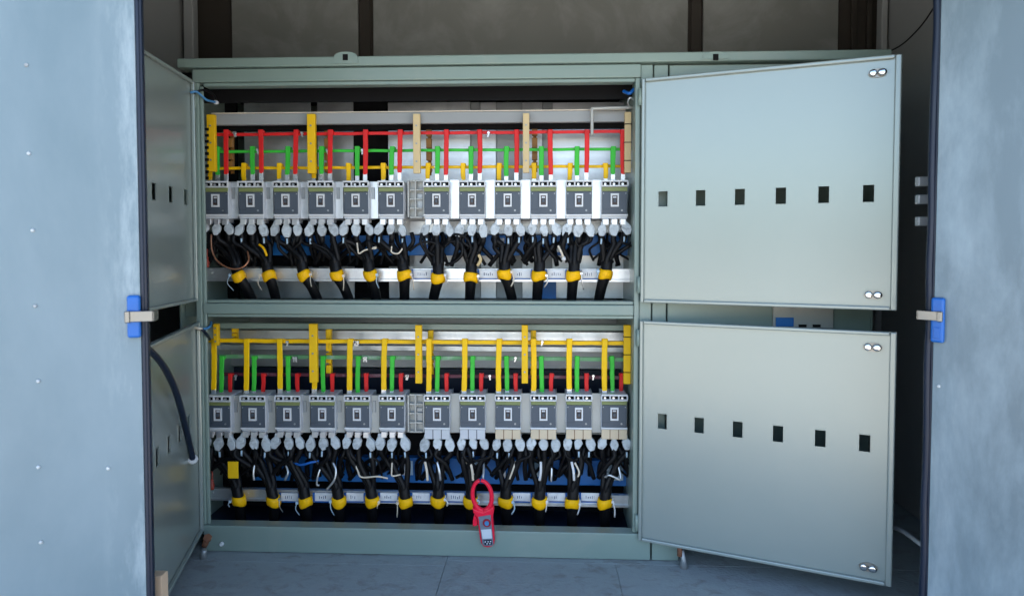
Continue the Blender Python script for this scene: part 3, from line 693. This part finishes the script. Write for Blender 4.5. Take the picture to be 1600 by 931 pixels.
wire([(447, 727, .13), (450, 738, .12), (445, 750, .12)], .004, 'galv', 'short grey wire stub left of the third lower cable')
wire([(398, 724, .13), (396, 738, .12), (397, 750, .12)], .004, 'galv', 'short grey wire stub at left end of lower trunking')
wire([(900, 748, .13), (905, 738, .12), (898, 722, .13)], .0035, 'cream', 'slanting cream wire across lower trunking at right')
wire([(806, 720, .14), (801, 735, .125), (796, 748, .125)], .0033, 'cream', 'slanting cream wire right of the hanging clamp meter')
wire([(862, 722, .14), (862, 740, .128), (861, 752, .128)], .004, 'galv', 'straight grey wire across the lower trunking, tenth cable')
wire([(945, 745, .13), (952, 742, .12), (962, 746, .118), (970, 748, .12), (966, 726, .14)], .0045, 'galv', 'grey wire knot at right end of lower trunking')
wire([(459, 722, .13), (470, 726, .12), (486, 722, .12), (498, 720, .13)], .005, 'latchblue', 'blue wire lying along the top of lower trunking')
for x0, x1, mt_, lab in ((735, 739, 'cream', 'thick cream flat wire just left of the hanging clamp meter'), (845, 843, 'white', 'white flat wire right of the tenth lower cable'), (893, 897, 'white', 'white flat wire left of the eleventh lower cable'), (683, 688, 'galv', 'grey flat wire beside the seventh lower cable'), (664, 668, 'cream', 'short cream flat wire left of the seventh lower cable')):
    wire([(x0, 721, .128), ((x0 + x1) / 2 + 1, 736, .118), (x1, 750, .122)], .0052, mt_, lab)
# extra black control wires that fill the space above the bands
for row, xs, py in (('upper', UPX, 372), ('lower', LPX, 706)):
    for i in range(12):
        for k in range(8):
            x = xs[i] + rnd.uniform(-32, 32); e = xs[i] + rnd.uniform(-34, 34)
            y0 = rnd.uniform(.125, .22)
            q = MB(); q.tube([U(x, py - 8, y0), U(x + rnd.uniform(-6, 6), py + 6, y0 - .01), U((x + e) / 2 + rnd.uniform(-10, 10), py + rnd.uniform(14, 24), y0), U(e, py + rnd.uniform(32, 44), y0 + .02)], rnd.choice((.0045, .006, .0085, .0095)), n=6, sub=5)
            tag(q.build('control_wire', 'black'), f'thin black control wires tangled behind the {row} breaker {ordlab(i)}', 'wire', f'black control wires behind the {row} breaker {ordlab(i)}')
if True:   # wiring at the door hinges
    wire([(297, 145, -.03), (308, 144, -.02), (322, 156, .01), (336, 160, .05)], .0042, 'meterblue', 'blue earthing wire at the upper left door hinge', tip='white', group='earthing wires at the hinges')
    wire([(303, 146, -.02), (318, 141, .0), (333, 148, .04), (338, 158, .06)], .0042, 'black', 'black earthing wire at the upper left door hinge', group='earthing wires at the hinges')
    wire([(306, 512, -.03), (318, 514, -.02), (328, 510, .01), (330, 503, .05)], .0048, 'meterblue', 'blue earthing wire at the lower left door hinge', group='earthing wires at the hinges')
    wire([(308, 513, -.028), (317, 516, -.03), (324, 524, .0), (328, 530, .05)], .0055, 'rubber', 'thick navy earthing wire below the blue one at lower left hinge', group='earthing wires at the hinges')
    wire([(302, 511, -.03), (311, 513, -.035), (316, 514, -.03)], .005, 'cream', 'cream plug on earthing wires at the lower left hinge', group='earthing wires at the hinges')
    wire([(992, 138, .05), (984, 146, .04), (974, 143, .06)], .006, 'latchblue', 'blue earthing wire in the top right corner of the opening', group='earthing wires at the hinges')
    wire([(992, 158, .06), (985, 153, .05), (981, 160, .06), (984, 167, .08)], .003, 'galv', 'thin grey looped wire in the top right corner of the opening', group='earthing wires at the hinges')
wire([(214, 536, -.76), (238, 551, -.66), (259, 578, -.53), (276, 616, -.40), (289, 664, -.27), (299, 706, -.16), (301, 716, -.14)], .0095, 'rubber', 'black rubber hose drooping in front of the lower left cabinet door', 'rubber_hose', 'hose', tip='white', group=None)
wire([(1462, 8, .20), (1440, 40, .35), (1412, 68, .5), (1388, 82, .62)], .003, 'black', 'thin black wire slanting across the dark upper right corner', 'thin_wire', 'wire', group=None)
# red part behind the left end of both rails
for (px, py, lab) in ((323, 410, 'dull red plug beside the left end of the upper cable rail'), (331, 757, 'dull red plug beside the left end of the lower cable rail')):
    c = U(px, py, .13); q = MB(); q.tube([c + Vector((0, 0, .022)), c + Vector((0, 0, .006)), c, c + Vector((0, 0, -.018))], [.006, .007, .0095, .008], n=10, sub=1)
    q.tube([c + Vector((0, .004, .05)), c + Vector((.002, .0, .03)), c + Vector((0, 0, .02))], .003, n=6, sub=3)
    tag(q.build('red_plug', 'redpaint'), lab, 'plug', 'red plugs by the rails')

# ---------------------------------------------------------------- clamp meter
base = U(764, 857, -.028)
cmr = thing('clamp_meter', 'red handheld clamp meter hanging by its jaw in front of the lower cables', 'clamp meter', base)
O = U(756, 800, -.02); sc = .00217
TL = Matrix.Translation(O) @ Matrix.Rotation(R(7.5), 4, 'X') @ Matrix.Rotation(R(-5.5), 4, 'Y')   # local: px units (x right, z up) around photo point 756,800
def ring(cx, cz, rx, rz, n=40, egg=0): return [((cx + rx * math.cos(t)) * sc, (cz + rz * math.sin(t) * (1 + egg * math.cos(t))) * sc) for t in [2 * math.pi * k / n for k in range(n)]]
for a0, a1 in ((94, 268), (-88, 86)):           # two jaw halves of the clamp
    n = 22; ang = [R(a0 + (a1 - a0) * k / n) for k in range(n + 1)]
    P = [(( .5 + 15.2 * math.cos(t)) * sc, 0, (29 + 25.5 * math.sin(t)) * sc) for t in ang]
    q = MB(TL); q.tube(P, [(.0066 + .002 * (1 - math.sin(t)) / 2) for t in ang], n=10, sub=1, flat=1.15); q.build('jaw', 'meterred', cmr)
hand = [(-17, 12), (-16, 3), (-11, -6), (-10.5, -40), (-9.5, -50), (-6, -56), (0, -58), (7, -57), (11.5, -53), (13, -46), (13.5, -30), (14, -8), (17, 3), (17.5, 12), (10, 8), (0, 4), (-10, 8)]
q = MB(TL); q.prism([(x * sc, z * sc) for x, z in hand], -.014, .014, .005, smooth=False); q.build('body', 'meterred', cmr)
q = MB(TL); q.prism([(x * sc, z * sc) for x, z in ((-15, -1), (-12, -8), (-12, -20), (-20, -21), (-18.5, -10))], -.008, .008, .002); q.build('trigger', 'meterred', cmr)
fp = [(-8.5, -3), (11.2, -1), (10.5, -52), (7, -54.5), (-4, -54), (-7.2, -50)]
q = MB(TL); q.prism([(x * sc, z * sc) for x, z in fp], -.0158, -.0142, .0005); q.build('front_panel', 'metergrey', cmr)
q = MB(TL); q.prism(ring(4, -14, 6.6, 7), -.0185, -.016, .0008); dl = q.build('dial', 'meterdark', cmr)
q = MB(TL); q.prism(ring(4, -14, 3.6, 4), -.0215, -.0187, .0008); q.build('dial_knob', 'meterblue', dl)
q = MB(TL); q.prism([(x * sc, z * sc) for x, z in ((-6.5, -25), (9.8, -25), (9.5, -41), (-5.8, -41))], -.0178, -.016, .0005); q.build('display', 'lcd', cmr)
q = MB(TL); q.prism([(x * sc, z * sc) for x, z in ((-4.5, -43.5), (8.5, -43.5), (8, -52), (-3.5, -52))], -.0172, -.016, .0005); q.build('keypad', 'rubber', cmr)
q = MB(TL)
for x, z in ((-2, -46), (2.5, -46), (6.5, -46), (.5, -49.5), (5, -49.5)): q.prism(ring(x, z, 1.2, 1.0, 10), -.0188, -.0173, 0)
q.build('buttons', 'lcd', cmr)
wire([(756, 720, .19), (756, 728, .10), (755.5, 738, .02), (755, 744, -.012), (755, 750, -.004)], .0034, 'white', 'white cable tie that the red clamp meter hangs from', 'cable_tie', 'cable tie', group=None)

# ---------------------------------------------------------------- small things on the floor
st = U(249.5, 900, -.72); zt_ = U(248, 893, -.72).z
q = MB(); q.box((st.x - .0165, -.74, FZ + .0005), (st.x + .0165, -.71, zt_), .003, 2)
tag(q.build('timber_batten', 'wood'), 'short raw timber batten standing upright behind the left sheet door', 'batten')
q = MB(); c = U(318, 858, -.055); q.tube([(c.x, c.y, FZ + .0005), (c.x, c.y, FZ + .02), (c.x + .003, c.y, c.z)], [.012, .010, .010], n=10, sub=1)
ft = tag(q.build('levelling_foot', 'galvdark'), 'short grey foot with a rusty bolt at left corner of plinth', 'foot')
q = MB(); A = U(319, 853, -.06); B = U(324, 841, -.06); q.tube([A, (A + B) / 2, B], [.010, .012, .011], n=6, sub=1); q.tube([B, B + Vector((.003, -.004, .006))], .015, n=6, sub=1); q.build('bolt', 'rust', ft)
q = MB(); c = U(1067, 880, -.05); q.tube([(c.x + .004, c.y, FZ + .0005), (c.x + .002, c.y, FZ + .028), (c.x - .004, c.y, FZ + .062)], [.015, .009, .008], n=10, sub=1)
ft = tag(q.build('levelling_foot', 'galvdark'), 'short grey foot under the lower right cabinet door', 'foot')
q = MB(); A = U(1062, 868, -.055); q.tube([A, A + Vector((0, 0, .034))], .0085, n=8, sub=1); q.build('bolt', 'rust', ft)

# ---------------------------------------------------------------- light
EL, AZ = R(48), R(28)                       # sun stands behind the enclosure, front in open shade
W = bpy.data.worlds.new('World'); S.world = W; W.use_nodes = True
nt = W.node_tree; bg = nt.nodes['Background']
sky = nt.nodes.new('ShaderNodeTexSky'); sky.sky_type = 'NISHITA'; sky.sun_disc = False
sky.sun_elevation = EL; sky.sun_rotation = AZ; sky.air_density = 1.0; sky.dust_density = 2.5; sky.ozone_density = 1.0
nt.links.new(sky.outputs['Color'], bg.inputs['Color']); bg.inputs['Strength'].default_value = .15
ld = bpy.data.lights.new('sun', 'SUN'); ld.energy = 4.6; ld.angle = R(.5); ld.color = (1, .95, .87)
so = bpy.data.objects.new('sun', ld); COL.objects.link(so)
dv = Vector((math.sin(AZ) * math.cos(EL), math.cos(AZ) * math.cos(EL), math.sin(EL)))
so.rotation_euler = dv.to_track_quat('Z', 'Y').to_euler()
S.view_settings.view_transform = 'Standard'; S.view_settings.look = 'None'
S.view_settings.exposure = 2.15; S.view_settings.gamma = 1
S.render.engine = 'CYCLES'
S.cycles.use_denoising = True; S.cycles.max_bounces = 8; S.cycles.diffuse_bounces = 5
S.cycles.sample_clamp_indirect = 6
